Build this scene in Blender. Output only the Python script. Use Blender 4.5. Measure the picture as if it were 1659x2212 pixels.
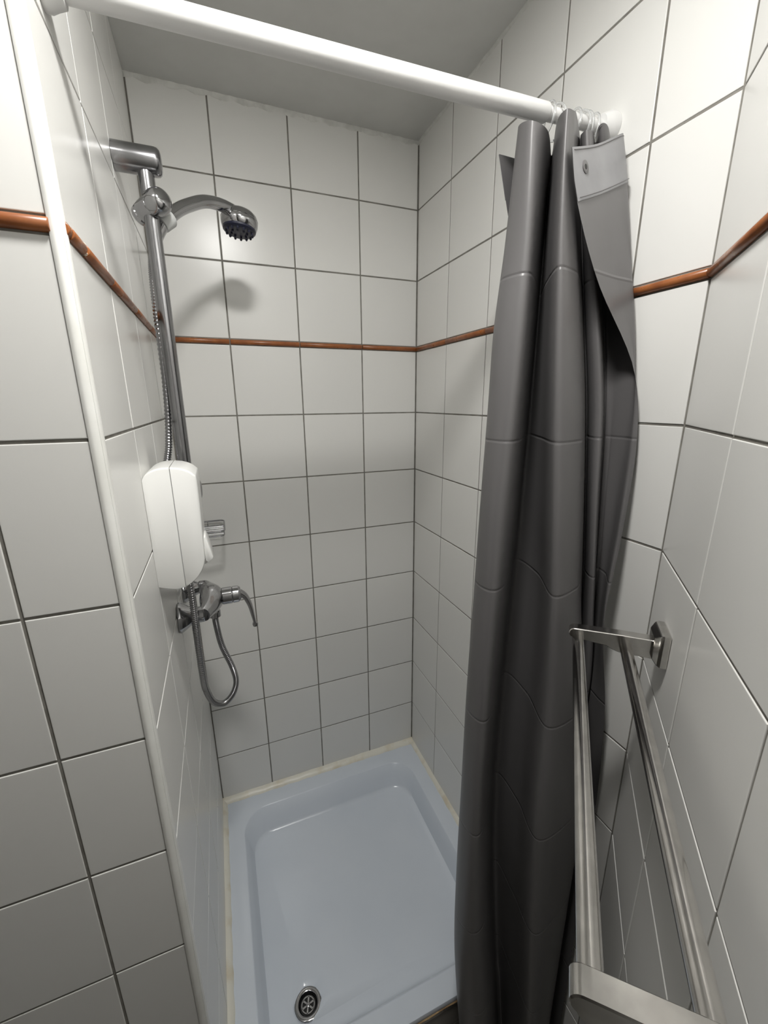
import bpy, bmesh, math, random
from mathutils import Vector, Matrix
random.seed(7)
C = bpy.context.scene.collection
S = bpy.context.scene
for o in list(bpy.data.objects):
    bpy.data.objects.remove(o, do_unlink=True)

# ------------------------------------------------------------------ camera
cam_d = bpy.data.cameras.new('camera')
cam = bpy.data.objects.new('camera', cam_d); C.objects.link(cam)
cam.location = (0.155, -1.3477, 1.5392)
cam.rotation_euler = (1.3088, 0.0072, -0.3777)
cam_d.sensor_fit = 'HORIZONTAL'; cam_d.sensor_width = 36.0
cam_d.lens = 36.0 * 893.13 / 1659.0
cam_d.clip_start = 0.01; cam_d.clip_end = 20
S.camera = cam

# ------------------------------------------------------------------ world, lamp level, exposure
w = bpy.data.worlds.new('world'); S.world = w; w.use_nodes = True
w.node_tree.nodes['Background'].inputs[0].default_value = (0.8, 0.8, 0.8, 1)
w.node_tree.nodes['Background'].inputs[1].default_value = 0.05
LAMP = (0.262, -1.05, 2.283)       # the round ceiling lamp
LAMP_STRENGTH = 182.0
S.view_settings.view_transform = 'Standard'
S.view_settings.look = 'None'
S.view_settings.exposure = 0.0
S.view_settings.gamma = 1.0
S.view_settings.use_curve_mapping = False

# ------------------------------------------------------------------ calibrated room numbers (metres)
XL, XR = 0.034, 0.809        # niche side walls
YF = -0.799                  # face of the front wall and end of the left niche wall
YC = -0.9243                 # where the right wall meets the diagonal wall
ZC = 2.294                   # ceiling
R2 = math.sqrt(0.5)
TD = Vector((-R2, -R2, 0)); N3 = Vector((-R2, R2, 0))   # along / out of the diagonal wall
E3 = Vector((XR, YC, 0))
ZF = -0.12                   # room floor, a step below the tray
ZROWS = [ZF, -0.1, 0.1, 0.3, 0.5, 0.7, 0.9, 1.1, 1.3, 1.5, 1.7, None, 1.7146, 1.9146, 2.1146, ZC]
G = 0.0019                   # half a joint

# ------------------------------------------------------------------ materials
def new_mat(name, color, rough=0.5, metal=0.0, spec=0.5):
    m = bpy.data.materials.new(name); m.use_nodes = True
    b = m.node_tree.nodes['Principled BSDF']
    b.inputs['Base Color'].default_value = (*color, 1)
    b.inputs['Roughness'].default_value = rough
    b.inputs['Metallic'].default_value = metal
    b.inputs['Specular IOR Level'].default_value = spec
    return m
def nd(m, t, **kw):
    n = m.node_tree.nodes.new(t)
    for k, v in kw.items(): setattr(n, k, v)
    return n
def lk(m, a, b): m.node_tree.links.new(a, b)
def bsdf(m): return m.node_tree.nodes['Principled BSDF']
def add_noise(m, scale, c1, c2, rough=None, bump=0.0, bscale=None, detail=3.0, stretch=(1, 1, 1), lo=0.35, hi=0.65):
    g = nd(m, 'ShaderNodeNewGeometry'); mp = nd(m, 'ShaderNodeMapping')
    mp.inputs['Scale'].default_value = stretch
    lk(m, g.outputs['Position'], mp.inputs['Vector'])
    n = nd(m, 'ShaderNodeTexNoise'); n.inputs['Scale'].default_value = scale; n.inputs['Detail'].default_value = detail
    lk(m, mp.outputs[0], n.inputs['Vector'])
    r = nd(m, 'ShaderNodeMapRange'); r.inputs[1].default_value = lo; r.inputs[2].default_value = hi
    lk(m, n.outputs[0], r.inputs[0])
    mx = nd(m, 'ShaderNodeMix', data_type='RGBA')
    mx.inputs[6].default_value = (*c1, 1); mx.inputs[7].default_value = (*c2, 1)
    lk(m, r.outputs[0], mx.inputs[0]); lk(m, mx.outputs[2], bsdf(m).inputs['Base Color'])
    if rough:
        rr = nd(m, 'ShaderNodeMapRange'); rr.inputs[3].default_value = rough[0]; rr.inputs[4].default_value = rough[1]
        lk(m, n.outputs[0], rr.inputs[0]); lk(m, rr.outputs[0], bsdf(m).inputs['Roughness'])
    if bump:
        n2 = nd(m, 'ShaderNodeTexNoise'); n2.inputs['Scale'].default_value = bscale or scale; n2.inputs['Detail'].default_value = 2
        lk(m, mp.outputs[0], n2.inputs['Vector'])
        bp = nd(m, 'ShaderNodeBump'); bp.inputs['Strength'].default_value = bump; bp.inputs['Distance'].default_value = 0.002
        lk(m, n2.outputs[0], bp.inputs['Height']); lk(m, bp.outputs[0], bsdf(m).inputs['Normal'])
    return m
M = {}
M['tile'] = m = new_mat('glazed_tile', (.775, .77, .745), .27)      # tiles differ from one another a little in tone
oi = nd(m, 'ShaderNodeObjectInfo'); mx = nd(m, 'ShaderNodeMix', data_type='RGBA'); lk(m, oi.outputs['Random'], mx.inputs[0])
mx.inputs[6].default_value = (.755, .752, .728, 1); mx.inputs[7].default_value = (.79, .785, .758, 1); lk(m, mx.outputs[2], bsdf(m).inputs['Base Color'])
M['grout'] = add_noise(new_mat('grey_grout', (.15, .14, .12), .9), 30, (.17, .16, .14), (.25, .24, .215), bump=.3, bscale=200)
M['border'] = add_noise(new_mat('terracotta_glaze', (.3, .1, .03), .25), 40, (.36, .125, .038), (.25, .08, .025), rough=(.2, .4))
M['filler'] = add_noise(new_mat('chipped_filler', (.6, .55, .45), .5), 60, (.66, .6, .5), (.4, .25, .15), bump=.5, bscale=150)
M['ceiling'] = add_noise(new_mat('ceiling_paint', (.7, .7, .68), .8), 12, (.60, .60, .58), (.63, .63, .61), bump=.12, bscale=90)
M['paint'] = add_noise(new_mat('wall_paint', (.7, .7, .68), .7), 8, (.17, .16, .145), (.20, .185, .17))
M['caulk'] = add_noise(new_mat('ceiling_caulk', (.75, .75, .72), .6), 40, (.70, .70, .67), (.58, .58, .55), bump=.4, bscale=90)
M['pvc'] = add_noise(new_mat('white_corner_profile', (.85, .85, .82), .3), 20, (.86, .86, .83), (.80, .80, .76))
M['seal'] = add_noise(new_mat('aged_silicone', (.7, .66, .52), .35), 18, (.82, .80, .71), (.66, .58, .42), lo=.5, hi=.8)
M['stain'] = add_noise(new_mat('stained_joint', (.2, .1, .04), .6), 30, (.20, .11, .045), (.40, .27, .13))
M['tray'] = add_noise(new_mat('enamel_tray', (.66, .71, .78), .16), 4, (.66, .72, .80), (.70, .755, .83), rough=(.13, .24), bump=.015, bscale=60)
M['chrome'] = add_noise(new_mat('chrome', (.62, .62, .63), .1, 1.0), 25, (.47, .47, .48), (.41, .41, .42), rough=(.06, .14))
M['chrome_worn'] = add_noise(new_mat('worn_chrome', (.55, .55, .56), .2, 1.0), 18, (.40, .40, .41), (.29, .29, .30), rough=(.12, .26), stretch=(1, 1, .25))
M['steel'] = add_noise(new_mat('brushed_steel', (.62, .60, .57), .25, 1.0), 60, (.66, .645, .62), (.55, .535, .515), rough=(.13, .22))
M['plastic'] = add_noise(new_mat('white_plastic', (.86, .86, .84), .22), 6, (.87, .87, .85), (.84, .84, .82))
M['alu'] = add_noise(new_mat('aluminium_edge', (.6, .59, .56), .35, .8), 50, (.62, .61, .58), (.45, .44, .41))
M['seam'] = new_mat('seam_grey', (.35, .35, .34), .5)
M['rod'] = add_noise(new_mat('white_rod_enamel', (.86, .86, .85), .3), 8, (.70, .70, .69), (.67, .67, .66))
M['navy'] = new_mat('navy_rubber', (.012, .014, .035), .35)
M['black'] = new_mat('drain_dark', (.01, .01, .01), .6)
M['vinyl_hem'] = add_noise(new_mat('vinyl_hem', (.3, .3, .31), .4), 20, (.24, .24, .25), (.28, .28, .29))
M['cone'] = new_mat('frosted_holder', (.55, .56, .55), .4)
M['floor_tile'] = add_noise(new_mat('floor_tile', (.25, .24, .22), .4), 12, (.27, .255, .235), (.21, .2, .185))
m = new_mat('clear_ring_plastic', (.95, .96, .97), .06); bsdf(m).inputs['Transmission Weight'].default_value = .9
bsdf(m).inputs['IOR'].default_value = 1.45; M['clear'] = m
m = new_mat('lamp_diffuser', (.9, .9, .9), .5); bsdf(m).inputs['Emission Color'].default_value = (1, .985, .955, 1)
bsdf(m).inputs['Emission Strength'].default_value = LAMP_STRENGTH; M['lamp'] = m
# shower curtain vinyl: packing creases every 24.5 cm and faint wrinkles, both as relief in the sheet's own coordinates
m = new_mat('grey_vinyl', (.122, .118, .119), .40); M['vinyl'] = m
uv = nd(m, 'ShaderNodeUVMap'); sp = nd(m, 'ShaderNodeSeparateXYZ'); lk(m, uv.outputs[0], sp.inputs[0])
dv = nd(m, 'ShaderNodeMath', operation='DIVIDE'); dv.inputs[1].default_value = .245; lk(m, sp.outputs[1], dv.inputs[0])
fr = nd(m, 'ShaderNodeMath', operation='FRACT'); lk(m, dv.outputs[0], fr.inputs[0])
sb = nd(m, 'ShaderNodeMath', operation='SUBTRACT'); sb.inputs[1].default_value = .5; lk(m, fr.outputs[0], sb.inputs[0])
ab = nd(m, 'ShaderNodeMath', operation='ABSOLUTE'); lk(m, sb.outputs[0], ab.inputs[0])
cr = nd(m, 'ShaderNodeMapRange'); cr.inputs[1].default_value = 0; cr.inputs[2].default_value = .013; cr.inputs[3].default_value = 1; cr.inputs[4].default_value = 0
lk(m, ab.outputs[0], cr.inputs[0])
nz = nd(m, 'ShaderNodeTexNoise'); nz.inputs['Scale'].default_value = 9; nz.inputs['Detail'].default_value = 4; lk(m, uv.outputs[0], nz.inputs['Vector'])
mu = nd(m, 'ShaderNodeMath', operation='MULTIPLY'); mu.inputs[1].default_value = .5; lk(m, nz.outputs[0], mu.inputs[0])
ad = nd(m, 'ShaderNodeMath', operation='ADD'); lk(m, cr.outputs[0], ad.inputs[0]); lk(m, mu.outputs[0], ad.inputs[1])
bp = nd(m, 'ShaderNodeBump'); bp.inputs['Strength'].default_value = .4; bp.inputs['Distance'].default_value = .002
lk(m, ad.outputs[0], bp.inputs['Height']); lk(m, bp.outputs[0], bsdf(m).inputs['Normal'])

# ------------------------------------------------------------------ mesh helpers (world coordinates in, objects at their own origin out)
class MB:
    def __init__(s): s.v = []; s.f = []
    def add(s, vs, fs):
        b = len(s.v); s.v += [tuple(v) for v in vs]; s.f += [tuple(i + b for i in f) for f in fs]; return s
    def box(s, lo, hi):
        x0, y0, z0 = lo; x1, y1, z1 = hi
        return s.add([(x0,y0,z0),(x1,y0,z0),(x1,y1,z0),(x0,y1,z0),(x0,y0,z1),(x1,y0,z1),(x1,y1,z1),(x0,y1,z1)],
                     [(0,3,2,1),(4,5,6,7),(0,1,5,4),(1,2,6,5),(2,3,7,6),(3,0,4,7)])
    def tube(s, pts, rad, n=14, caps=True):
        pts = [Vector(p) for p in pts]; k = len(pts)
        rads = rad if isinstance(rad, (list, tuple)) else [rad] * k
        t0 = (pts[1] - pts[0]).normalized()
        a = Vector((0, 0, 1)) if abs(t0.z) < .9 else Vector((1, 0, 0))
        u = t0.cross(a).normalized(); vs = []; fs = []
        for i, p in enumerate(pts):
            t = (pts[min(i+1, k-1)] - pts[max(i-1, 0)]).normalized()
            u = (u - t * u.dot(t)).normalized(); w_ = t.cross(u)
            for j in range(n):
                q = 2*math.pi*j/n; vs.append(p + (u*math.cos(q) + w_*math.sin(q)) * rads[i])
        for i in range(k-1):
            for j in range(n):
                j2 = (j+1) % n; fs.append((i*n+j, i*n+j2, (i+1)*n+j2, (i+1)*n+j))
        if caps:
            fs.append(tuple(range(n-1, -1, -1))); fs.append(tuple((k-1)*n+j for j in range(n)))
        return s.add(vs, fs)
    def lathe(s, base, axis, prof, n=28, caps=True):
        """prof: list of (distance along the axis, radius)"""
        base = Vector(base); axis = Vector(axis).normalized()
        a = Vector((0, 0, 1)) if abs(axis.z) < .9 else Vector((1, 0, 0))
        u = axis.cross(a).normalized(); w_ = axis.cross(u); vs = []; fs = []
        for d, r in prof:
            for j in range(n):
                q = 2*math.pi*j/n; vs.append(base + axis*d + (u*math.cos(q) + w_*math.sin(q))*max(r, 1e-5))
        k = len(prof)
        for i in range(k-1):
            for j in range(n):
                j2 = (j+1) % n; fs.append((i*n+j, i*n+j2, (i+1)*n+j2, (i+1)*n+j))
        if caps: fs.append(tuple(range(n-1, -1, -1))); fs.append(tuple((k-1)*n+j for j in range(n)))
        return s.add(vs, fs)
    def loops(s, rings, cap0=False, cap1=False):
        n = len(rings[0]); vs = [p for r in rings for p in r]; fs = []
        for i in range(len(rings)-1):
            for j in range(n):
                j2 = (j+1) % n; fs.append((i*n+j, i*n+j2, (i+1)*n+j2, (i+1)*n+j))
        if cap0: fs.append(tuple(range(n-1, -1, -1)))
        if cap1: fs.append(tuple((len(rings)-1)*n+j for j in range(n)))
        return s.add(vs, fs)
    def build(s, name, mat, parent=None, smooth=35, bevel=0, seg=2, origin=None):
        """parent None: origin goes to `origin` (or stays at the world's)"""
        off = Vector(origin) if origin is not None else Vector((0, 0, 0))
        if parent is not None: off = parent.matrix_basis.translation.copy(); pp = parent.parent
        if parent is not None and parent.parent is not None: off = parent.parent.matrix_basis.translation.copy() + off
        me = bpy.data.meshes.new(name)
        me.from_pydata([tuple(Vector(v) - off) for v in s.v], [], s.f)
        bm = bmesh.new(); bm.from_mesh(me)
        bmesh.ops.recalc_face_normals(bm, faces=bm.faces)
        if bevel:
            ed = [e for e in bm.edges if len(e.link_faces) == 2 and e.calc_face_angle(0) > math.radians(25)]
            bmesh.ops.bevel(bm, geom=ed, offset=bevel, segments=seg, affect='EDGES', profile=.5, clamp_overlap=True)
        if smooth:
            for f in bm.faces: f.smooth = True
            for e in bm.edges:
                e.smooth = not (len(e.link_faces) == 2 and e.calc_face_angle(0) > math.radians(smooth))
        bm.to_mesh(me); bm.free()
        me.materials.append(M[mat] if isinstance(mat, str) else mat)
        o = bpy.data.objects.new(name, me); C.objects.link(o)
        if parent is not None: o.parent = parent
        elif origin is not None: o.location = off
        return o
def tag(o, label=None, cat=None, group=None, kind=None):
    if label: o['label'] = label
    if cat: o['category'] = cat
    if group: o['group'] = group
    if kind: o['kind'] = kind
    return o
def thing(name, loc, label, cat, group=None):
    o = bpy.data.objects.new(name, None); C.objects.link(o); o.location = loc; o.empty_display_size = .05
    return tag(o, label, cat, group)
def smooth_path(pts, k=8):
    pts = [Vector(p) for p in pts]; out = []
    P = [pts[0]*2 - pts[1]] + pts + [pts[-1]*2 - pts[-2]]
    for i in range(1, len(P)-2):
        for j in range(k):
            t = j/k; a, b, c, d = P[i-1], P[i], P[i+1], P[i+2]
            out.append(.5*((2*b) + (c-a)*t + (2*a-5*b+4*c-d)*t*t + (3*b-a-3*c+d)*t**3))
    out.append(pts[-1]); return out
def rrect(x0, x1, y0, y1, r, z, n=10):
    out = []
    for cx, cy, a0 in ((x1-r, y1-r, 0), (x0+r, y1-r, 90), (x0+r, y0+r, 180), (x1-r, y0+r, 270)):
        for i in range(n):
            a = math.radians(a0 + 90*i/(n-1)); out.append(Vector((cx + r*math.cos(a), cy + r*math.sin(a), z)))
    return out

# ================================================================== THE ROOM SHELL
REC = 0.0013                                     # joints lie this far behind the tile faces
def wall(name, mb, mat='grout', label=None):
    o = mb.build(name, mat, smooth=0); return tag(o, label, kind='structure')
wall_back = wall('wall_back', MB().box((XL-.1, REC, ZF), (XR+.1, .1, ZC)))
wall_left = wall('wall_left', MB().box((-.066, YF+.1, ZF), (XL-REC, REC, ZC)))
wall_front = wall('wall_front', MB().box((-1.5, YF+REC, ZF), (XL-REC, YF+.1, ZC)))
wall_right = wall('wall_right', MB().box((XR+REC, YC-.02, ZF), (XR+.1, REC, ZC)))
def diag_box(t0, t1, o0, o1, z0, z1):
    P = lambda t, o, z: E3 + TD*t + N3*o + Vector((0, 0, z))
    return MB().add([P(t0,o0,z0),P(t1,o0,z0),P(t1,o1,z0),P(t0,o1,z0),P(t0,o0,z1),P(t1,o0,z1),P(t1,o1,z1),P(t0,o1,z1)],
                    [(0,3,2,1),(4,5,6,7),(0,1,5,4),(1,2,6,5),(2,3,7,6),(3,0,4,7)])
DL = 1.9
wall_diagonal = wall('wall_diagonal', diag_box(-.002, DL, -.1, -REC, ZF, ZC))
pe = E3 + TD*DL
wall_rear = wall('wall_rear', MB().box((-1.6, pe.y-.1, ZF), (pe.x+.06, pe.y, ZC)), 'paint')
wall_side = wall('wall_side', MB().box((-1.6, pe.y, ZF), (-1.5, YF+.1, ZC)), 'paint')
tag(MB().box((-1.6, -2.4, ZC), (1.0, .1, ZC+.08)).build('ceiling', 'ceiling', smooth=0), kind='structure')
floor = tag(MB().box((-1.6, -2.4, ZF-.08), (1.0, .1, ZF-REC)).build('floor', 'grout', smooth=0), kind='structure')

# ---- tiles: one shared mesh per size, each tile an object under its wall
tile_cache = {}
def tile_mesh(wd, ht, mat):
    k = (round(wd, 4), round(ht, 4), mat)
    if k in tile_cache: return tile_cache[k]
    mb = MB(); rings = []
    for ins, z in ((0, -.005), (0, -.0009), (.0002, -.0004), (.0006, -.0001), (.0012, 0)):
        a, b = wd/2 - ins, ht/2 - ins; rings.append([(-a,-b,z),(a,-b,z),(a,b,z),(-a,b,z)])
    mb.loops(rings, False, True)
    me = bpy.data.meshes.new('tile'); me.from_pydata(mb.v, [], mb.f); me.materials.append(M[mat]); tile_cache[k] = me
    return me
def put_tile(parent, centre, ax, up, wd, ht, mat='tile', name='tile', jit=.0012):
    nrm = ax.cross(up)
    mx = Matrix((ax, up, nrm)).transposed().to_4x4()
    mx = Matrix.Translation(centre + nrm*random.uniform(-.0002, .0002)) @ mx @ Matrix.Rotation(random.gauss(0, jit), 4, 'X') @ Matrix.Rotation(random.gauss(0, jit), 4, 'Y')
    o = bpy.data.objects.new(name, tile_mesh(wd, ht, mat)); C.objects.link(o); o.parent = parent; o.matrix_basis = mx
    return o
border_cache = {}
def border_mesh(wd):
    k = round(wd, 4)
    if k in border_cache: return border_cache[k]
    h = .0066; n = 7; a = wd/2; mb = MB(); prof = [(-h, -.004)]
    for i in range(n):
        q = math.pi*(i/(n-1) - .5); prof.append((h*math.sin(q), .0005 + .0062*math.cos(q)))
    prof.append((h, -.004)); r = []
    for x, sc in ((-a, .0), (-a+.0008, 1), (a-.0008, 1), (a, 0)):
        r.append([(x, p*(1 if sc else .93), z if sc else z-.0008) for p, z in prof])
    vs = [p for q in r for p in q]; m_ = len(prof); fs = []
    for i in range(3):
        for j in range(m_-1): fs.append((i*m_+j, (i+1)*m_+j, (i+1)*m_+j+1, i*m_+j+1))
    fs.append(tuple(range(m_))); fs.append(tuple(3*m_+j for j in range(m_-1, -1, -1)))
    me = bpy.data.meshes.new('border_tile'); me.from_pydata(vs, [], fs); me.materials.append(M['border'])
    for p in me.polygons: p.use_smooth = len(p.vertices) == 4
    border_cache[k] = me; return me
def put_border(parent, centre, ax, up, wd):
    nrm = ax.cross(up); mx = Matrix.Translation(centre) @ Matrix((ax, up, nrm)).transposed().to_4x4()
    o = bpy.data.objects.new('border_tile', border_mesh(wd)); C.objects.link(o); o.parent = parent; o.matrix_basis = mx
    return o
UP = Vector((0, 0, 1))
def tile_wall(parent, origin, ax, cuts, zmin=lambda c: -1.0, border_cuts=None):
    """cuts: joint positions along ax from origin; rows follow ZROWS"""
    zr = ZROWS
    for c in range(len(cuts)-1):
        a, b = cuts[c], cuts[c+1]; wd = b - a - 2*G; xc = (a+b)/2
        for r in range(len(zr)-1):
            if zr[r] is None or zr[r+1] is None: continue
            z0, z1 = zr[r], zr[r+1]
            if z1 <= zmin(c) + 1e-6: continue
            put_tile(parent, origin + ax*xc + UP*((z0+z1)/2), ax, UP, wd, z1 - z0 - 2*G)
        put_border(parent, origin + ax*xc + UP*1.7073, ax, UP, wd + .001)
X = Vector((1, 0, 0)); Y = Vector((0, 1, 0))
tile_wall(wall_back, Vector((0, 0, 0)), X, [XL+.001, .2145, .4145, .6145, XR-.001], lambda c: .1)
tile_wall(wall_right, Vector((XR, 0, 0)), -Y, [.001, .2006, .4006, .6006, .8006, .9243], lambda c: .1 if c < 3 else -1)
tile_wall(wall_front, Vector((0, YF, 0)), X, [-.8749, -.6749, -.4749, -.2749, -.0749, .0252])
tile_wall(wall_diagonal, E3, TD, [.001, .2063, .4063, .6063, .8063, 1.0063, 1.2063])
# left niche wall; its first border piece by the corner profile is chipped
zr = ZROWS
for a, b in ((-.001, -.1951), (-.1951, -.3951), (-.3951, -.5951), (-.5951, -.795)):
    for r in range(2, len(zr)-1):
        if zr[r] is None or zr[r+1] is None: continue
        put_tile(wall_left, Vector((XL, (a+b)/2, (zr[r]+zr[r+1])/2)), Y, UP, a-b-2*G, zr[r+1]-zr[r]-2*G)
    if b > -.7: put_border(wall_left, Vector((XL, (a+b)/2, 1.7073)), Y, UP, a-b-2*G+.001)
put_border(wall_left, Vector((XL, -.663, 1.7073)), Y, UP, .131)
put_border(wall_left, Vector((XL-.001, -.757, 1.7076)), Y, UP, .048)
put_border(wall_left, Vector((XL-.002, -.7885, 1.708)), Y, UP, .010)
mb = MB()
for k in range(5):
    c = Vector((XL+.0015+random.uniform(-.001, .001), -.7308+random.uniform(-.0025, .0025), 1.7035+k*.0022)); mb.lathe(c-Vector((.003, 0, 0)), (1, 0, 0), [(0, .002), (.003, .0028), (.0048, .0018), (.0056, .0004)], 8)
f = mb.build('joint_filler', 'filler', wall_left); f['label'] = 'pale lump of filler in the chipped border'
mb = MB(); mb.lathe((XL-.001, -.7812, 1.7065), (1, 0, 0), [(0, .0035), (.003, .003), (.0042, .001)], 8)
f = mb.build('joint_filler', 'filler', wall_left)
# floor tiles in front of the tray
for i in range(6):
    for j in range(5):
        xc, yc = -.3 + .2*i, -.905 - .2*j
        p = Vector((xc, yc, ZF))
        if (p - E3).dot(N3) < .145: continue
        put_tile(floor, p, X, Y, .2-2*G, .2-2*G, 'floor_tile', 'floor_tile')

# ---- trims: corner profile, ceiling caulk, silicone beads round the tray
mb = MB(); prof = [(.0222, -.7985), (.0222, -.8006)]
for i in range(9):
    q = math.radians(-90 + 90*i/8); prof.append((.0252 + .0104*math.cos(q), -.7916 + .0104*math.sin(q)))
prof += [(.0356, -.7905), (.0335, -.7905), (.0335, -.7985)]
mb.loops([[(x, y, z) for x, y in prof] for z in (ZF, .7, 1.4, ZC)], True, True)
tag(mb.build('trim_1', 'pvc', smooth=40), kind='structure')
def bead(name, a, b, up_h, out, mat, seed, n=60, jit=.18, nrm=None):
    """a ragged quarter-round bead from a to b; `out` and `up_h` are its two legs"""
    rnd = random.Random(seed); a = Vector(a); b = Vector(b); d = (b-a); mb = MB(); rings = []
    o_, h_ = Vector(out), Vector(up_h); ph = rnd.uniform(0, 6)
    for i in range(n+1):
        p = a + d*(i/n); s1 = 1 + jit*math.sin(i*.9+ph)*rnd.uniform(.2, 1); s2 = 1 + jit*math.sin(i*.53+ph*2)*rnd.uniform(.2, 1)
        A = p + o_*s1; B = p + h_*s2; mid = p + (o_*s1 + h_*s2)*.62
        rings.append([p, A, p+o_*s1*.86+h_*s2*.34, mid, p+o_*s1*.34+h_*s2*.86, B])
    mb.loops(rings, True, True); return tag(mb.build(name, mat, smooth=60), kind='structure')
bead('trim_2', (XL, 0, ZC), (XR, 0, ZC), (0, 0, -.011), (0, -.003, 0), 'caulk', 3, 160, .38)
bead('trim_3', (XR, 0, ZC), (XR, YC, ZC), (0, 0, -.006), (-.004, 0, 0), 'caulk', 5, 90, .3)
bead('trim_4', (XL, 0, .1035), (XR, 0, .1035), (0, 0, .015), (0, -.022, 0), 'seal', 8, 80, .08)
bead('trim_5', (XR, 0, .1035), (XR, -.775, .1035), (0, 0, .012), (-.015, 0, 0), 'seal', 9, 80, .08)
bead('trim_6', (XL, 0, .1035), (XL, -.775, .1035), (0, 0, .014), (.017, 0, 0), 'seal', 11, 80, .08)
# tiled kerb the tray front sits on, with a metal edge strip
kerb = tag(MB().box((XL+.002, -.7745, ZF-.001), (XR, -.72, .0225)).build('trim_7', 'grout', smooth=0), kind='structure')
riser = tag(MB().box((XL+.002, -.7745, .0225), (XR, -.7640, .088)).build('trim_8', 'grout', smooth=0), kind='structure')
for k in range(4):
    put_tile(riser, Vector((.1315+.1938*k, -.776, .0415)), X, UP, .19, .0705, 'floor_tile', 'kerb_tile')
    put_tile(kerb, Vector((.1315+.1938*k, -.776, -.0575)), X, UP, .19, .12, 'floor_tile', 'kerb_tile')
tag(MB().box((XL+.003, -.7785, .0785), (XR-.001, -.7735, .0868)).build('trim_9', 'alu', bevel=.0012), kind='structure')
bead('trim_10', (XL+.004, -.7768, .0925), (XR-.003, -.7768, .0925), (0, 0, -.0055), (0, -.0030, 0), 'stain', 13, 60, .2)

# ================================================================== CEILING LAMP (above the picture)
lx, ly, lz = LAMP
lamp = thing('ceiling_light', (lx, ly, ZC), 'round white ceiling lamp in front of the shower niche, just above the picture', 'lamp')
MB().lathe((lx, ly, ZC), (0, 0, -1), [(0, .096), (.006, .096), (.0095, .093), (.010, .08)], 40).build('housing', 'plastic', lamp)
MB().lathe((lx, ly, ZC-.0105), (0, 0, -1), [(-.004, .0785), (.0005, .0785)], 40).build('diffuser', 'lamp', lamp)

# ================================================================== SHOWER TRAY
tray = thing('shower_tray', (.42, -.39, .05), 'pale blue enamelled square shower tray with rounded recess on the floor of the niche', 'shower tray')
def lerp(A, B, t): return [a.lerp(b, t) for a, b in zip(A, B)]
RO = lambda i, z: rrect(XL+.0015+i, XR-.0015-i, -.7755+i, -.0015-i, .004+.002, z)
A_ = rrect(.102, .744, -.722, -.078, .085, 0); B_ = rrect(.127, .718, -.690, -.128, .07, 0); D_ = (.222, -.6135)
def atz(L, z): return [Vector((p.x, p.y, z)) for p in L]
def grow(L, d):
    c = Vector((.423, -.40, 0)); return [Vector((p.x + math.copysign(d, p.x-c.x), p.y + math.copysign(d, p.y-c.y), p.z)) for p in L]
rings = [RO(0, .0895), RO(0, .1015), RO(.0012, .1043), RO(.0035, .105), atz(grow(A_, .0035), .105), atz(grow(A_, .0014), .1045), atz(A_, .1030), atz(lerp(A_, B_, .06), .100)]
for t, z in ((.28, .0905), (.52, .073), (.74, .0565), (.87, .0465), (.96, .0405)): rings.append(atz(lerp(A_, B_, t), z))
F1 = [p.lerp(Vector((.423, -.41, 0)), .03) for p in B_]; rings.append(atz(F1, .0368)); F2 = [p.lerp(Vector((.423, -.41, 0)), .07) for p in B_]; rings.append(atz(F2, .0345)); F3 = [p.lerp(Vector((.423, -.41, 0)), .13) for p in B_]; rings.append(atz(F3, .0330))
def ang_sort(p): return math.atan2(p.y-D_[1], p.x-D_[0])
circ = []
for p in F3:
    a = math.atan2(p.y-D_[1], p.x-D_[0]); circ.append(Vector((D_[0]+.037*math.cos(a), D_[1]+.037*math.sin(a), 0)))
for t, z in ((.25, .0322), (.5, .0314), (.75, .0306), (.93, .0299), (1, .0289)): rings.append(atz(lerp(F3, circ, t), z))
c2 = [Vector((D_[0]+(p.x-D_[0])*.93, D_[1]+(p.y-D_[1])*.93, .0269)) for p in circ]; rings.append(c2)
MB().loops(rings).build('basin', 'tray', tray, smooth=45)
drain = MB().lathe((D_[0], D_[1], .0263), (0, 0, 1), [(0, .034), (.0022, .0335), (.0034, .031), (.0034, .0275), (.0022, .0245), (-.006, .0215), (-.012, .0205)], 40, False).build('drain', 'chrome', tray)
drain['label'] = 'chrome drain ring near the front left of the tray'
mb = MB(); mb.lathe((D_[0], D_[1], .0198), (0, 0, 1), [(0, .0206), (.0008, .0206)], 32); mb.build('drain_hole', 'black', drain)
mb = MB(); rs = []
n = 48
mb.lathe((D_[0], D_[1], .0207), (0, 0, 1), [(0, .0055), (.0032, .005), (.0042, .003), (.0044, .001)], 20)
for k in range(6):
    a = math.radians(60*k+12); c, s_ = math.cos(a), math.sin(a); p = lambda r, q, z: (D_[0]+r*c-q*s_, D_[1]+r*s_+q*c, z)
    mb.add([p(.004,-.0016,.0207),p(.016,-.0022,.0207),p(.016,.0022,.0207),p(.004,.0016,.0207),p(.004,-.0016,.0235),p(.016,-.0022,.0235),p(.016,.0022,.0235),p(.004,.0016,.0235)],[(0,3,2,1),(4,5,6,7),(0,1,5,4),(1,2,6,5),(2,3,7,6),(3,0,4,7)])
rings = []
for r, z in ((.0148, .0207), (.0148, .0235), (.0172, .0235), (.0172, .0207)): rings.append([(D_[0]+r*math.cos(2*math.pi*j/n), D_[1]+r*math.sin(2*math.pi*j/n), z) for j in range(n)])
mb.loops(rings + [rings[0]]); mb.build('strainer', 'chrome', drain)

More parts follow.
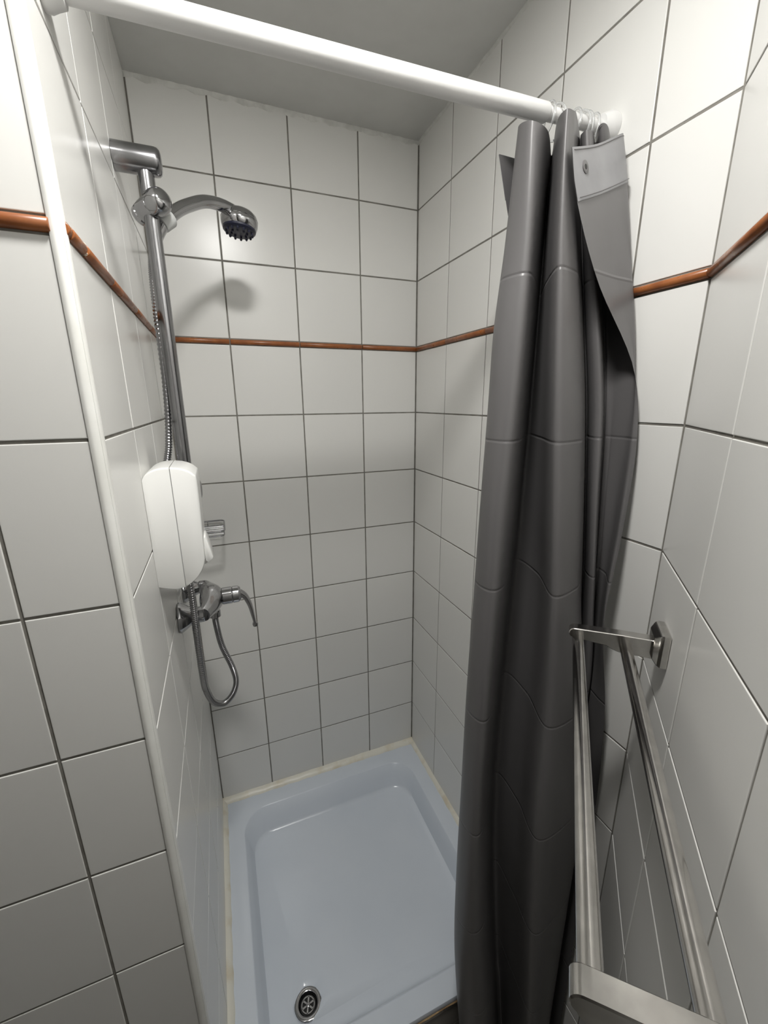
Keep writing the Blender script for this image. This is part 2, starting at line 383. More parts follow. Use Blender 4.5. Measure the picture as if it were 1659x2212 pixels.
# ================================================================== SHOWER RAIL AND HAND SHOWER
BX, BY = .083, -.377
rail = thing('shower_rail', (XL, BY, 1.36), 'vertical chrome shower rail on two round wall brackets at the left wall', 'shower rail')
for z in (1.957, 1.357):
    MB().lathe((XL+.0005, BY, z), (1, 0, 0), [(0, .0225), (.066, .0225), (.071, .0215), (.0745, .0185), (.0762, .013), (.0768, .006)], 40).build('wall_bracket', 'chrome_worn', rail)
MB().lathe((BX, BY, 1.350), (0, 0, 1), [(0, .0132), (.6, .0132)], 28).build('rail_tube', 'chrome_worn', rail)
dv3 = Vector((.040, -.047, .014)).normalized(); sc = Vector((BX, BY, 1.884))
sl = MB().lathe(sc - dv3*.034, dv3, [(0, .014), (.002, .0175), (.010, .0185), (.012, .0165), (.015, .0195), (.044, .0205), (.0455, .019), (.047, .0222), (.060, .0222), (.067, .0205), (.0725, .0165), (.0755, .0105), (.0765, .004)], 32).build('slider', 'chrome', rail)
hd = (Vector((.245, -.235, 0)) - Vector((BX, BY, 0))).normalized()
ap = lambda s, z: Vector((.082, -.377, 0)) + hd*s + Vector((0, 0, z))
ax0 = (ap(.061, 1.903) - ap(.023, 1.868)).normalized()
cn = MB().lathe(ap(.018, 1.862), ax0, [(0, .0135), (.004, .0150), (.026, .0165), (.0275, .0155), (.0275, .0125)], 28).build('handset_holder', 'cone', sl); cn['label'] = 'frosted grey cone that grips the handset'
hs = thing('hand_shower', tuple(ap(.10, 1.92)), 'curved chrome hand shower with navy spray face held in the rail slider', 'shower head')
arm = smooth_path([ap(.006, 1.838), ap(.016, 1.855), ap(.033, 1.877), ap(.061, 1.9015), ap(.09, 1.920), ap(.126, 1.9385), ap(.163, 1.9475), ap(.196, 1.949), ap(.224, 1.9445), ap(.246, 1.934)], 6)
n_ = len(arm); MB().tube(arm, [.0105 + .0015*min(1, i/12) + .003*max(0, (i-.6*n_)/(.4*n_)) - .006*max(0, (i-.85*n_)/(.15*n_)) for i in range(n_)], 20).build('handle', 'chrome', hs)
tilt = (UP*-1 + hd*-.13).normalized(); hc = ap(.226, 1.9585)
head = MB().lathe(hc, tilt, [(.0005, .004), (.001, .012), (.0035, .0235), (.008, .032), (.0145, .038), (.022, .0404), (.0228, .0397), (.0236, .0402), (.032, .0398), (.040, .0372), (.0415, .0355)], 40).build('spray_head', 'chrome', hs)
face = MB().lathe(hc + tilt*.0405, tilt, [(0, .0362), (.004, .0355), (.007, .032), (.0085, .026)], 36).build('spray_face', 'navy', hs)
mb = MB()
a_ = tilt.cross(hd).normalized(); b_ = tilt.cross(a_)
for k in range(14):
    q = 2*math.pi*k/14; mb.lathe(hc + tilt*.045 + (a_*math.cos(q)+b_*math.sin(q))*.0285, tilt, [(0, .0034), (.006, .0026), (.0075, .0015)], 8)
for k in range(8):
    q = 2*math.pi*k/8+.2; mb.lathe(hc + tilt*.047 + (a_*math.cos(q)+b_*math.sin(q))*.017, tilt, [(0, .003), (.005, .0024), (.006, .0014)], 8)
z_ = mb.build('spray_nozzle', 'navy', face); z_['kind'] = 'stuff'

# ================================================================== MIXER TAP
tap = thing('mixer_tap', (XL, -.352, 1.085), 'chrome single lever shower mixer on two wall flanges below the soap dispenser', 'tap')
for y in (-.427, -.277):
    mb = MB(); rings = []
    for r, x in ((.033, XL+.0005), (.034, XL+.004), (.031, XL+.010), (.019, XL+.028), (.014, XL+.038)):
        rings.append([(x, y + r*math.cos(math.radians(45*j+22.5)), 1.085 + r*math.sin(math.radians(45*j+22.5))) for j in range(8)])
    mb.loops(rings, True, True); mb.build('wall_flange', 'chrome', tap, smooth=20, bevel=.0015)
    MB().lathe((XL+.037, y, 1.085), (1, 0, 0), [(0, .0165), (.002, .0175), (.014, .0175), (.016, .0165)], 6).build('union_nut', 'chrome', tap, smooth=20, bevel=.001)
body = smooth_path([(XL+.050, -.432, 1.085), (XL+.056, -.418, 1.085), (XL+.064, -.39, 1.085), (XL+.068, -.352, 1.086), (XL+.064, -.314, 1.085), (XL+.056, -.286, 1.085), (XL+.050, -.272, 1.085)], 6)
n_ = len(body); MB().tube(body, [.0155 + .0125*math.exp(-((i/(n_-1)-.5)/.22)**2) for i in range(n_)], 24).build('mixer_body', 'chrome', tap)
MB().lathe((XL+.066, -.352, 1.0855), (1, 0, 0), [(0, .024), (.016, .0225), (.022, .0205), (.024, .0185), (.026, .0205), (.046, .0205), (.048, .019), (.0495, .0205), (.062, .0200), (.067, .016), (.069, .008)], 32).build('cartridge_housing', 'chrome', tap)
lv = smooth_path([(XL+.118, -.352, 1.0905), (XL+.130, -.352, 1.088), (XL+.143, -.3525, 1.076), (XL+.152, -.353, 1.052), (XL+.157, -.3535, 1.022), (XL+.160, -.354, .998)], 6)
mb = MB(); rings = []
for i, p in enumerate(lv):
    t = i/(len(lv)-1); tg = (lv[min(i+1, len(lv)-1)] - lv[max(i-1, 0)]).normalized(); sd = Vector((0, 1, 0)); nn = tg.cross(sd).normalized()
    wy = .0165 - .009*t; th = .010 - .0065*t
    rings.append([p + sd*wy*math.cos(2*math.pi*j/14) + nn*th*math.sin(2*math.pi*j/14) for j in range(14)])
mb.loops(rings, True, True); lever = mb.build('lever', 'chrome', tap, smooth=50)
MB().lathe((XL+.160, -.354, 1.001), (.1, 0, -1), [(0, .0062), (.004, .0072), (.009, .0062), (.011, .003)], 14).build('lever_tip', 'chrome', lever)
MB().lathe((XL+.070, -.352, 1.065), (0, 0, -1), [(0, .0125), (.012, .0125), (.0125, .0115), (.015, .0135), (.028, .0135), (.030, .011)], 18).build('hose_outlet', 'chrome', tap)
# hose: from the outlet down, round the loop, up past the near nut, behind the dispenser, up along the rail to the handset
path = smooth_path([(.104, -.352, 1.042), (.104, -.352, 1.015), (.111, -.354, .955), (.129, -.362, .895), (.1345, -.375, .860), (.124, -.392, .838), (.103, -.410, .832), (.082, -.430, .857), (.071, -.446, .905), (.069, -.453, .95), (.0685, -.456, 1.03), (.069, -.457, 1.09),
                    (.068, -.448, 1.16), (.060, -.430, 1.26), (.0455, -.408, 1.32), (.0445, -.383, 1.39), (.058, -.364, 1.46), (.0665, -.3605, 1.57), (.068, -.3605, 1.70), (.070, -.3585, 1.78), (.076, -.3575, 1.818), ap(.0085, 1.833)+Vector((-.003, .004, 0)), ap(.009, 1.843)], 60)
n_ = len(path); rad = [.0066 + (.0009 if i % 4 < 2 else -.0004) for i in range(n_)]
tag(MB().tube(path, rad, 10).build('shower_hose', 'chrome_worn', smooth=0, origin=(.104, -.352, 1.03)), 'flexible ribbed metal shower hose looping down from the mixer tap', 'hose')
for p in bpy.data.objects['shower_hose'].data.polygons: p.use_smooth = True

# ================================================================== SOAP DISPENSER
dsp = thing('soap_dispenser', (XL, -.55, 1.33), 'white plastic wall soap dispenser with domed top and push lever on the left wall', 'dispenser')
pr_out = [(.0345, 1.4205), (.040, 1.4285), (.050, 1.4345), (.062, 1.4375), (.0755, 1.438), (.089, 1.4362), (.101, 1.4318), (.1105, 1.4245), (.1145, 1.414), (.1142, 1.36), (.113, 1.31), (.112, 1.28), (.1105, 1.267), (.105, 1.253), (.096, 1.241), (.086, 1.2325), (.0755, 1.2265), (.062, 1.2245), (.046, 1.2285), (.0345, 1.2325)]
def fine(poly):
    q = smooth_path([(x, 0, z) for x, z in poly], 4); return [(p.x, p.z) for p in q]
def prof_part(lo, hi):
    """slice of the side profile between two x values, closed"""
    top = [p for p in pr_out[:9] if lo <= p[0] <= hi]; bot = [p for p in pr_out[9:] if lo <= p[0] <= hi]
    if lo < .05: return fine(top) + fine(bot)
    return fine(top + bot)
YM0, YM1 = -.6015, -.5035; YC_ = (YM0+YM1)/2; W2 = (YM1-YM0)/2
def shell(poly, name, cxz):
    mb = MB(); rings = []; cx_, cz_ = cxz
    ys = [(-1, .030), (-.988, .017), (-.965, .007), (-.93, .0015), (-.90, 0), (.90, 0), (.93, .0015), (.965, .007), (.988, .017), (1, .030)]
    for yy, ins in ys:
        ring = []
        for x, z in poly:
            dz = (z-cz_); dx = (x-XL)
            ring.append((x - max(0, dx-.03)*ins*1.2 if x > .10 else x, YC_ + W2*yy, z - dz*ins*.9))
        rings.append(ring)
    mb.loops(rings, True, True); return mb.build(name, 'plastic', dsp, smooth=50)
shell(prof_part(.03, .0757), 'back_shell', (.05, 1.331)); shell([(.0768, 1.438)] + prof_part(.0775, .2) + [(.0768, 1.2272)], 'front_cover', (.09, 1.331))
mb = MB(); sm = [(.0752, 1.4365), (.0774, 1.4365), (.0774, 1.2285), (.0752, 1.2285)]
mb.loops([[(x, y, 1.331+(z-1.331)*.955) for x, z in sm] for y in (YM0+.0012, YM1-.0012)], True, True); mb.build('seam', 'seam', dsp, smooth=0)
mb = MB(); lvp = [(.112, 1.305), (.1155, 1.3065), (.1185, 1.296), (.1245, 1.268), (.1235, 1.2635), (.116, 1.258), (.111, 1.262)]
mb.loops([[(x, y, z) for x, z in lvp] for y in (-.575, -.53)], True, True); mb.build('push_lever', 'plastic', dsp, smooth=30, bevel=.0012)
MB().lathe((.107, YC_, 1.256), (.25, 0, -1), [(0, .006), (.006, .0055), (.0075, .003)], 14).build('nozzle', 'plastic', dsp)

# ================================================================== WIRE SOAP BASKET
bk = thing('soap_basket', (XL, -.075, 1.19), 'small chrome wire soap basket in the back left corner', 'soap basket')
x0, x1, y0, y1 = .036, .1455, -.135, -.012
def wire_loop(x0, x1, y0, y1, z, r, w_):
    pts = rrect(x0, x1, y0, y1, r, z, 7); pts = pts + [pts[0]]; return MB().tube(pts, w_, 8, False)
wire_loop(x0, x1, y0, y1, 1.1855, .014, .0024).build('top_rim', 'chrome_worn', bk)
wire_loop(x0+.002, x1-.002, y0+.002, y1-.002, 1.1705, .014, .0016).build('lower_rim', 'chrome_worn', bk)
for k in range(6):
    y = y0 + .014 + k*(y1-y0-.028)/5
    MB().tube([(x0+.002, y, 1.1695), (x1-.003, y, 1.1695)], .0009, 6).build('bottom_wire', 'chrome_worn', bk)
for x, y in ((.098, y0), (.098, y1), (.055, y0), (x1, -.075)):
    MB().tube([(x, y, 1.1865), (x, y + (.002 if y < -.1 else (-.002 if y > -.05 else 0)), 1.1700)], .0014, 6).build('upright', 'chrome', bk)
MB().box((XL+.0006, -.095, 1.165), (XL+.0032, -.05, 1.205)).build('wall_plate', 'chrome', bk, bevel=.001)

# ================================================================== CURTAIN ROD
RY = -.7205
rz = lambda x: 1.9495 + .0205*(x-XL)/(XR-XL)
rod = thing('curtain_rod', (XL, RY, rz(XL)), 'white telescopic curtain rod across the top of the shower niche', 'curtain rod')
ax_ = Vector((XR-XL, 0, rz(XR)-rz(XL))).normalized(); pa = Vector((XL, RY, rz(XL))); LN = (XR-XL)/ax_.x
MB().lathe(pa, ax_, [(.006, .0130), (.640, .0130), (.6415, .0126), (.642, .0112)], 32).build('outer_tube', 'rod', rod)
MB().lathe(pa, ax_, [(.63, .0098), (LN-.004, .0098)], 28).build('inner_tube', 'rod', rod)
MB().lathe(pa+Vector((.0004, 0, 0)), (1, 0, 0), [(0, .0225), (.006, .0225), (.012, .0195), (.020, .0165), (.0205, .0135)], 32).build('end_cap', 'rod', rod)
MB().lathe(Vector((XR-.0004, RY, rz(XR))), (-1, 0, 0), [(0, .023), (.008, .023), (.014, .0205), (.024, .016), (.0245, .0102)], 32).build('end_cap', 'rod', rod)

# ================================================================== CURTAIN RINGS
def ring_obj(x, tilt, lean):
    c = Vector((x, RY, rz(x) - .0085)); mb = MB(); pts = []
    for j in range(29):
        q = 2*math.pi*j/28; y = .0215*math.sin(q); z = .0215*math.cos(q) * (1.08 if math.cos(q) < 0 else 1)
        pts.append(c + Vector((y*math.sin(tilt) + z*lean, y*math.cos(tilt), z)))
    return mb.tube(pts, .0017, 8, False).build('curtain_ring', 'clear', smooth=60, origin=c + Vector((0, 0, .0215)))
RG = 'clear rings carrying the grey curtain'
xs = [(.678, .15, .10), (.694, -.1, -.12), (.728, .12, .15), (.741, -.2, .05), (.754, .1, -.1), (.768, .2, .1)]
lab = ['clear plastic curtain ring at the step of the white rod, first from the left', 'clear plastic curtain ring hanging between the two tall curtain folds'] + ['clear plastic curtain ring just right of the second tall curtain fold, third from the left', 'clear plastic curtain ring near the right wall, fourth from the left', 'clear plastic curtain ring near the right wall, second from the rod end', 'clear plastic curtain ring nearest the white end cap at the right wall']
for (x, t, l), s_ in zip(xs, lab): tag(ring_obj(x, t, l), s_, 'curtain ring', RG)

# ================================================================== SHOWER CURTAIN
# plan points of the folds, one row per fold line, from the hem down to the lower edge
CURTAIN = [
  [(0.6134,-0.693,1.915), (0.6267,-0.6981,1.8542), (0.6476,-0.7067,1.7528), (0.6542,-0.717,1.6312), (0.6511,-0.7273,1.5096), (0.637,-0.741,1.3474), (0.6275,-0.749,1.1853), (0.6235,-0.7553,1.0029), (0.6197,-0.7623,0.8001), (0.6216,-0.7693,0.5974), (0.6265,-0.7763,0.3947), (0.6314,-0.7834,0.1921), (0.6353,-0.789,0.0299), (0.6415,-0.79,-0.112)],  # A
  [(0.7198,-0.6562,1.938), (0.7172,-0.6623,1.8765), (0.7128,-0.6726,1.774), (0.7049,-0.6849,1.651), (0.6964,-0.6972,1.528), (0.6766,-0.7136,1.364), (0.6609,-0.7238,1.2), (0.6543,-0.7309,1.0155), (0.6505,-0.7388,0.8105), (0.6513,-0.7467,0.6055), (0.6583,-0.7546,0.4005), (0.6652,-0.7625,0.1955), (0.6708,-0.7688,0.0315), (0.6789,-0.77,-0.112)],  # A2
  [(0.6441,-0.7055,1.938), (0.6375,-0.7079,1.8765), (0.6289,-0.712,1.774), (0.6134,-0.7187,1.651), (0.6039,-0.7279,1.528), (0.5904,-0.7402,1.364), (0.5789,-0.7512,1.2), (0.5668,-0.7628,1.0155), (0.5577,-0.7745,0.8105), (0.5498,-0.7847,0.6055), (0.5464,-0.795,0.4005), (0.5563,-0.8017,0.1955), (0.5738,-0.8045,0.0315), (0.5839,-0.805,-0.112)],  # F1L0
  [(0.6116,-0.7409,1.9282), (0.6067,-0.7433,1.867), (0.5975,-0.7474,1.765), (0.5818,-0.7543,1.6426), (0.5725,-0.7635,1.5202), (0.5587,-0.7757,1.3569), (0.5473,-0.7866,1.1937), (0.5351,-0.7981,1.0101), (0.5264,-0.8097,0.8061), (0.5193,-0.8199,0.6021), (0.5185,-0.8301,0.3981), (0.5342,-0.8368,0.194), (0.5463,-0.8395,0.0308), (0.5561,-0.84,-0.112)],  # F1L
  [(0.6029,-0.7815,1.9121), (0.6035,-0.7839,1.8514), (0.6027,-0.788,1.7502), (0.5934,-0.7953,1.6287), (0.5808,-0.8045,1.5073), (0.5631,-0.8166,1.3453), (0.5511,-0.8273,1.1834), (0.5399,-0.8387,1.0012), (0.5312,-0.8501,0.7988), (0.5285,-0.8602,0.5964), (0.5365,-0.8703,0.394), (0.5523,-0.8768,0.1916), (0.5634,-0.8795,0.0297), (0.5742,-0.88,-0.112)],  # F1m
  [(0.6441,-0.7664,1.9148), (0.6387,-0.7688,1.854), (0.6339,-0.7729,1.7526), (0.6278,-0.7802,1.631), (0.618,-0.7893,1.5094), (0.6045,-0.8015,1.3473), (0.5894,-0.8122,1.1851), (0.5752,-0.8236,1.0027), (0.5643,-0.835,0.8001), (0.5709,-0.8451,0.5974), (0.5819,-0.8553,0.3947), (0.6028,-0.8618,0.192), (0.6175,-0.8645,0.0299), (0.6302,-0.865,-0.112)],  # F1r
  [(0.7276,-0.6805,1.938), (0.7249,-0.6829,1.8765), (0.7217,-0.687,1.774), (0.716,-0.6937,1.651), (0.707,-0.7029,1.528), (0.6942,-0.7152,1.364), (0.6813,-0.7262,1.2), (0.6652,-0.7378,1.0155), (0.6524,-0.7495,0.8105), (0.6517,-0.7597,0.6055), (0.6619,-0.77,0.4005), (0.6772,-0.7767,0.1955), (0.6938,-0.7795,0.0315), (0.7095,-0.78,-0.112)],  # V1
  [(0.6721,-0.7505,1.938), (0.6711,-0.7529,1.8765), (0.6701,-0.757,1.774), (0.6703,-0.7637,1.651), (0.671,-0.7729,1.528), (0.6733,-0.7852,1.364), (0.6757,-0.7963,1.2), (0.666,-0.8078,1.0155), (0.6559,-0.8195,0.8105), (0.651,-0.8297,0.6055), (0.659,-0.84,0.4005), (0.6698,-0.8467,0.1955), (0.6809,-0.8495,0.0315), (0.6932,-0.85,-0.112)],  # F2l
  [(0.6313,-0.8129,1.914), (0.6292,-0.8177,1.8532), (0.6286,-0.8258,1.7519), (0.6297,-0.8378,1.6303), (0.6299,-0.8515,1.5088), (0.6303,-0.8697,1.3467), (0.6343,-0.8822,1.1846), (0.638,-0.8936,1.0023), (0.6361,-0.9033,0.7997), (0.6438,-0.9101,0.5971), (0.6535,-0.9169,0.3945), (0.6671,-0.92,0.1919), (0.6832,-0.92,0.0298), (0.6972,-0.92,-0.112)],  # F2m
  [(0.6534,-0.8043,1.9214), (0.6546,-0.8092,1.8604), (0.6649,-0.8173,1.7587), (0.6765,-0.8291,1.6367), (0.6839,-0.8428,1.5147), (0.6863,-0.8611,1.3521), (0.6921,-0.8745,1.1894), (0.7209,-0.8866,1.0064), (0.7531,-0.8882,0.803), (0.755,-0.888,0.5997), (0.755,-0.888,0.3964), (0.755,-0.888,0.193), (0.755,-0.888,0.0303), (0.755,-0.888,-0.112)],  # F2r
  [(0.6832,-0.7781,1.9356), (0.6858,-0.7831,1.8742), (0.6969,-0.7913,1.7718), (0.7104,-0.8027,1.649), (0.7194,-0.8166,1.5261), (0.7228,-0.835,1.3623), (0.7287,-0.849,1.1985), (0.7497,-0.8645,1.0142), (0.7707,-0.87,0.8094), (0.772,-0.87,0.6047), (0.772,-0.87,0.3999), (0.772,-0.87,0.1951), (0.772,-0.87,0.0313), (0.772,-0.87,-0.112)],  # F2R
  [(0.7332,-0.736,1.938), (0.7389,-0.7409,1.8765), (0.7484,-0.7491,1.774), (0.7611,-0.7605,1.651), (0.7702,-0.7743,1.528), (0.7733,-0.7928,1.364), (0.7775,-0.8064,1.2), (0.771,-0.8143,1.0155), (0.7538,-0.8107,0.8105), (0.752,-0.81,0.6055), (0.752,-0.81,0.4005), (0.752,-0.81,0.1955), (0.752,-0.81,0.0315), (0.752,-0.81,-0.112)],  # G1
  [(0.7094,-0.7622,1.9248), (0.7178,-0.7651,1.8637), (0.7319,-0.77,1.7619), (0.7483,-0.7798,1.6397), (0.7579,-0.7935,1.5175), (0.7592,-0.8119,1.3545), (0.7644,-0.8248,1.1916), (0.7672,-0.8309,1.0083), (0.7581,-0.8257,0.8046), (0.757,-0.825,0.6009), (0.757,-0.825,0.3972), (0.757,-0.825,0.1935), (0.757,-0.825,0.0306), (0.757,-0.825,-0.112)],  # F3a
  [(0.7032,-0.7788,1.9212), (0.7108,-0.7827,1.8602), (0.7235,-0.7893,1.7585), (0.7402,-0.8001,1.6366), (0.7503,-0.8139,1.5146), (0.7481,-0.8322,1.3519), (0.7544,-0.8446,1.1892), (0.7675,-0.8475,1.0063), (0.7666,-0.8389,0.8029), (0.766,-0.838,0.5996), (0.766,-0.838,0.3963), (0.766,-0.838,0.193), (0.766,-0.838,0.0303), (0.766,-0.838,-0.112)],  # F3
  [(0.7207,-0.7738,1.9247), (0.726,-0.7807,1.8636), (0.7348,-0.7921,1.7618), (0.7499,-0.8058,1.6396), (0.76,-0.8195,1.5174), (0.7558,-0.8379,1.3545), (0.7613,-0.8503,1.1915), (0.7809,-0.8507,1.0082), (0.7794,-0.8396,0.8045), (0.779,-0.838,0.6009), (0.779,-0.838,0.3972), (0.779,-0.838,0.1935), (0.779,-0.838,0.0306), (0.779,-0.838,-0.112)],  # F3r
  [(0.7668,-0.7345,1.938), (0.7849,-0.7321,1.8765), (0.792,-0.7477,1.774), (0.792,-0.772,1.651), (0.792,-0.7923,1.528), (0.792,-0.8069,1.364), (0.7914,-0.8197,1.2), (0.7829,-0.822,1.0155), (0.7728,-0.7936,0.8105), (0.772,-0.79,0.6055), (0.772,-0.79,0.4005), (0.772,-0.79,0.1955), (0.772,-0.79,0.0315), (0.772,-0.79,-0.112)],  # G2
  [(0.7432,-0.7599,1.9394), (0.769,-0.7535,1.8779), (0.795,-0.7525,1.7753), (0.795,-0.7755,1.6522), (0.795,-0.7953,1.5291), (0.795,-0.8087,1.365), (0.7945,-0.8194,1.2009), (0.786,-0.8182,1.0163), (0.7758,-0.7878,0.8111), (0.775,-0.784,0.606), (0.775,-0.784,0.4008), (0.775,-0.784,0.1957), (0.775,-0.784,0.0316), (0.775,-0.784,-0.112)],  # F4a
  [(0.7421,-0.7698,1.9417), (0.7715,-0.7609,1.8801), (0.7965,-0.7603,1.7774), (0.7965,-0.7811,1.6542), (0.7965,-0.7995,1.531), (0.7965,-0.8118,1.3667), (0.7961,-0.8201,1.2024), (0.7896,-0.8169,1.0175), (0.7817,-0.786,0.8122), (0.781,-0.782,0.6068), (0.781,-0.782,0.4014), (0.781,-0.782,0.1961), (0.781,-0.782,0.0318), (0.781,-0.782,-0.112)],  # F4
  [(0.7595,-0.7643,1.9429), (0.785,-0.7581,1.8813), (0.7975,-0.7717,1.7785), (0.7975,-0.7952,1.6552), (0.7975,-0.8052,1.5319), (0.7975,-0.8156,1.3675), (0.7972,-0.8214,1.2032), (0.7919,-0.8175,1.0182), (0.7855,-0.7879,0.8127), (0.785,-0.784,0.6072), (0.785,-0.784,0.4017), (0.785,-0.784,0.1962), (0.785,-0.784,0.0318), (0.785,-0.784,-0.112)],  # F4r
  [(0.797,-0.7407,1.938), (0.797,-0.7573,1.8765), (0.797,-0.785,1.774), (0.797,-0.8108,1.651), (0.797,-0.8144,1.528), (0.797,-0.8175,1.364), (0.7968,-0.8244,1.2), (0.7934,-0.8202,1.0155), (0.7893,-0.7934,0.8105), (0.789,-0.79,0.6055), (0.789,-0.79,0.4005), (0.789,-0.79,0.1955), (0.789,-0.79,0.0315), (0.789,-0.79,-0.112)],  # G3
  [(0.7769,-0.7765,1.9318), (0.7927,-0.7814,1.8705), (0.796,-0.8019,1.7683), (0.796,-0.829,1.6457), (0.796,-0.8411,1.523), (0.796,-0.8395,1.3595), (0.7868,-0.8456,1.196), (0.7894,-0.8404,1.0121), (0.7941,-0.8221,0.8077), (0.794,-0.82,0.6033), (0.794,-0.82,0.3989), (0.794,-0.82,0.1946), (0.794,-0.82,0.0311), (0.794,-0.82,-0.112)],  # R
  [(0.7043,-0.8007,1.8939), (0.7167,-0.8074,1.8337), (0.7443,-0.8185,1.7334), (0.7857,-0.8389,1.6131), (0.7916,-0.8546,1.4927), (0.7745,-0.8674,1.3322), (0.759,-0.8738,1.1718), (0.7806,-0.8702,0.9912), (0.795,-0.8605,0.7907), (0.795,-0.86,0.5901), (0.795,-0.86,0.3895), (0.795,-0.86,0.1889), (0.795,-0.86,0.0284), (0.795,-0.86,-0.112)],  # Bm
  [(0.6319,-0.8294,1.8639), (0.6476,-0.8317,1.8046), (0.6986,-0.8363,1.7058), (0.7828,-0.8467,1.5872), (0.795,-0.8623,1.4687), (0.7767,-0.8739,1.3106), (0.7555,-0.8818,1.1526), (0.7793,-0.8905,0.9747), (0.792,-0.893,0.7771), (0.792,-0.893,0.5796), (0.792,-0.893,0.382), (0.792,-0.893,0.1844), (0.792,-0.893,0.0263), (0.792,-0.893,-0.112)],  # B
]

def cr4(p, t):
    k = len(p)-1; i = min(int(t), k-1); u = t - i
    a = p[max(i-1, 0)]; b = p[i]; c = p[i+1]; d = p[min(i+2, k)]
    return .5*((2*b) + (c-a)*u + (2*a-5*b+4*c-d)*u*u + (3*b-a-3*c+d)*u**3)
FR = [0, .03, .08, .14, .2, .28, .36, .45, .55, .65, .75, .85, .93, 1]
cols = [[Vector(p) for p in c] for c in CURTAIN]; NS = 8; NZ = 96
def at_f(col, f):
    i = 0
    while i < len(FR)-2 and FR[i+1] < f: i += 1
    return cr4(col, i + (f-FR[i])/(FR[i+1]-FR[i]))
rows = []
for k in range(NZ+1):
    f = (k/NZ)**1.0; key = [at_f(c, f) for c in cols]; row = []
    for i in range(len(key)-1):
        for j in range(NS): row.append(cr4(key, i + j/NS))
    row.append(key[-1])
    for p in row:
        p.x = min(p.x, XR-.0075)
        p.y = min(p.y, -.784 + max(0, p.z-.12)*.25)      # hangs outside the tray
        e_ = (p - E3).dot(N3)
        if e_ < .006: p += N3*(.006 - e_)
    rows.append(row)
nc = len(rows[0])
# arc length across the sheet for the surface coordinates
us = [0]
for j in range(1, nc): us.append(us[-1] + (rows[40][j]-rows[40][j-1]).length)
cur = thing('shower_curtain', (.70, -.80, -.11), 'grey vinyl shower curtain bunched in folds at the right end of the rod', 'shower curtain')
off = Vector(cur.location)
me = bpy.data.meshes.new('curtain_sheet')
vs = [tuple(p-off) for r in rows for p in r]
fs = [(k*nc+j, k*nc+j+1, (k+1)*nc+j+1, (k+1)*nc+j) for k in range(NZ) for j in range(nc-1)]
me.from_pydata(vs, [], fs)
uvl = me.uv_layers.new(name='sheet')
for p in me.polygons:
    p.use_smooth = True
    for li in p.loop_indices:
        v = me.loops[li].vertex_index; r_, c_ = divmod(v, nc); uvl.data[li].uv = (us[c_], max(0, 1.966 - rows[r_][c_].z) + .1225)
me.materials.append(M['vinyl'])
sheet = bpy.data.objects.new('curtain_sheet', me); C.objects.link(sheet); sheet.parent = cur
# hem: a lighter band welded along the top of the inner face, with eyelets
def normal_at(k, j):
    a = rows[k][min(j+1, nc-1)] - rows[k][max(j-1, 0)]; b = rows[min(k+1, NZ)][j] - rows[max(k-1, 0)][j]
    return a.cross(b).normalized()
flapside = 1 if normal_at(1, nc-2).dot(Vector((-.5, -.8, 0))) > 0 else -1
KH = 3
hv = []; hf = []
for k in range(KH+1):
    for j in range(nc): hv.append(rows[k][j] + normal_at(k, j)*flapside*.0009)
hf = [(k*nc+j, k*nc+j+1, (k+1)*nc+j+1, (k+1)*nc+j) for k in range(KH) for j in range(nc-1)]
hem = MB().add(hv, hf).build('hem_band', 'vinyl_hem', cur, smooth=80); hem['label'] = 'lighter welded hem band along the top edge'
for k in (0, KH):
    for side in (1,):
        pts = [rows[k][j] + normal_at(k, j)*flapside*.0016 + Vector((0, 0, -.0035 if k == 0 else .004)) for j in range(1, nc-1)]
        MB().tube(pts, .0007, 5, True).build('weld_seam', 'vinyl', hem, smooth=60)
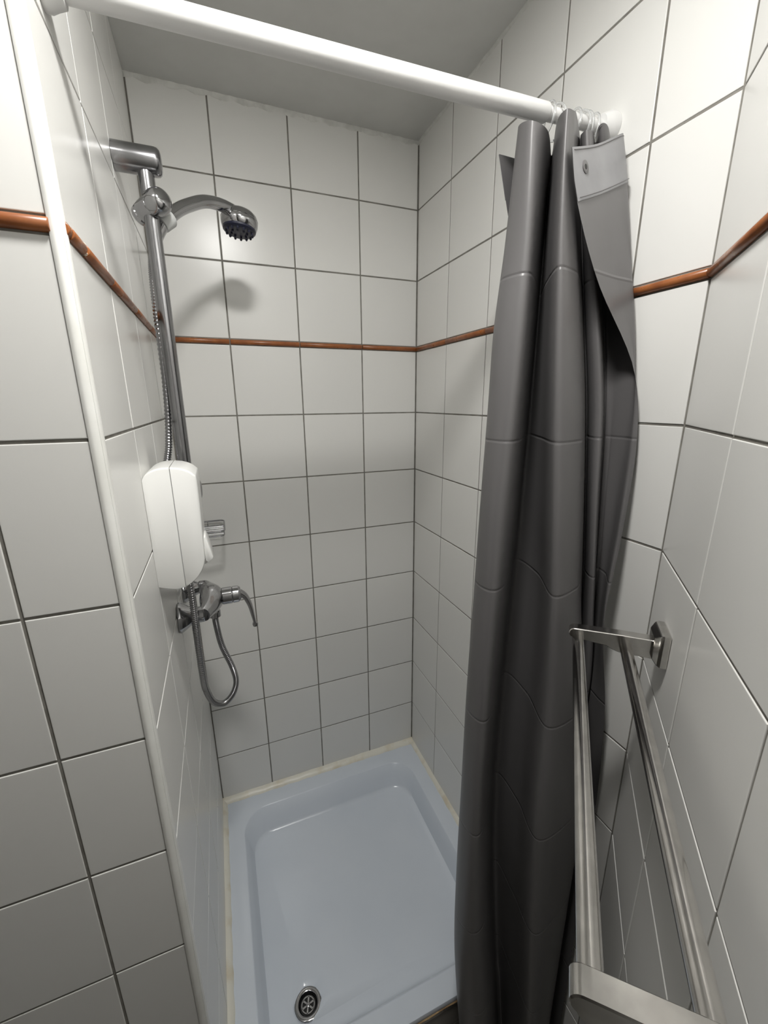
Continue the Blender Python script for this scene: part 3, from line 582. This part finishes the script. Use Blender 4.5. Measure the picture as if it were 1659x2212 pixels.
for fidx in (99, 6.0, 11.0):
    j = int(fidx*NS) if fidx < 90 else nc-5
    j = min(j, nc-2); p = rows[1][j].lerp(rows[2][j], .45); nn = normal_at(1, j)*flapside
    ey = MB().lathe(p + nn*.0006, nn, [(0, .0085), (.0012, .0085), (.0016, .0075), (.0013, .0035)], 20).build('eyelet', 'vinyl', cur)
    MB().lathe(p + nn*.0010, nn, [(0, .0034), (.0011, .0034)], 14).build('eyelet_hole', 'black', ey)

# ================================================================== DOUBLE TOWEL RAIL ON THE DIAGONAL WALL
def dp(t, o, z): return E3 + TD*t + N3*o + Vector((0, 0, z))
T0, T1 = .117, .560
tr = thing('towel_rail', tuple(dp((T0+T1)/2, 0, 1.18)), 'double steel towel rail with two round bars and square wall plates on the diagonal wall', 'towel rail')
for t in (T0, T1):
    # wall plate with a chamfered front
    rings = []
    for o, a in ((.0006, .025), (.009, .025), (.013, .0235), (.019, .0165)):
        rings.append([dp(t+sx*a, o, 1.1955+sz*a) for sx, sz in ((-1, -1), (1, -1), (1, 1), (-1, 1))])
    MB().loops(rings, True, True).build('wall_plate', 'steel', tr, smooth=8, bevel=.0014)
    hw = .0088; prof = [(.010, 1.1735), (.058, 1.1735), (.068, 1.1765), (.076, 1.181), (.120, 1.1835)]
    top = [(.010, 1.2035), (.060, 1.2025), (.112, 1.2005), (.122, 1.1995), (.1275, 1.1965), (.1285, 1.191), (.1255, 1.1855)]
    arc = [(.1205 + .0080*math.cos(math.radians(a)), 1.1916 + .0081*math.sin(math.radians(a))) for a in range(-80, 81, 20)]
    poly = prof[:4] + [(.118, 1.1835)] + arc + [(.116, 1.2000), (.060, 1.2025), (.010, 1.2035)]
    mb = MB(); mb.loops([[dp(t+s_*hw, o, z) for o, z in poly] for s_ in (-1, 1)], True, True)
    mb.build('arm', 'steel', tr, smooth=32, bevel=.0010, seg=1)
for o, zz in ((.115, 1.1825), (.050, 1.182)):
    MB().lathe(dp(T0-.006, o, zz), TD, [(0, .0082), (T1-T0+.012, .0082)], 28).build('round_bar', 'steel', tr)
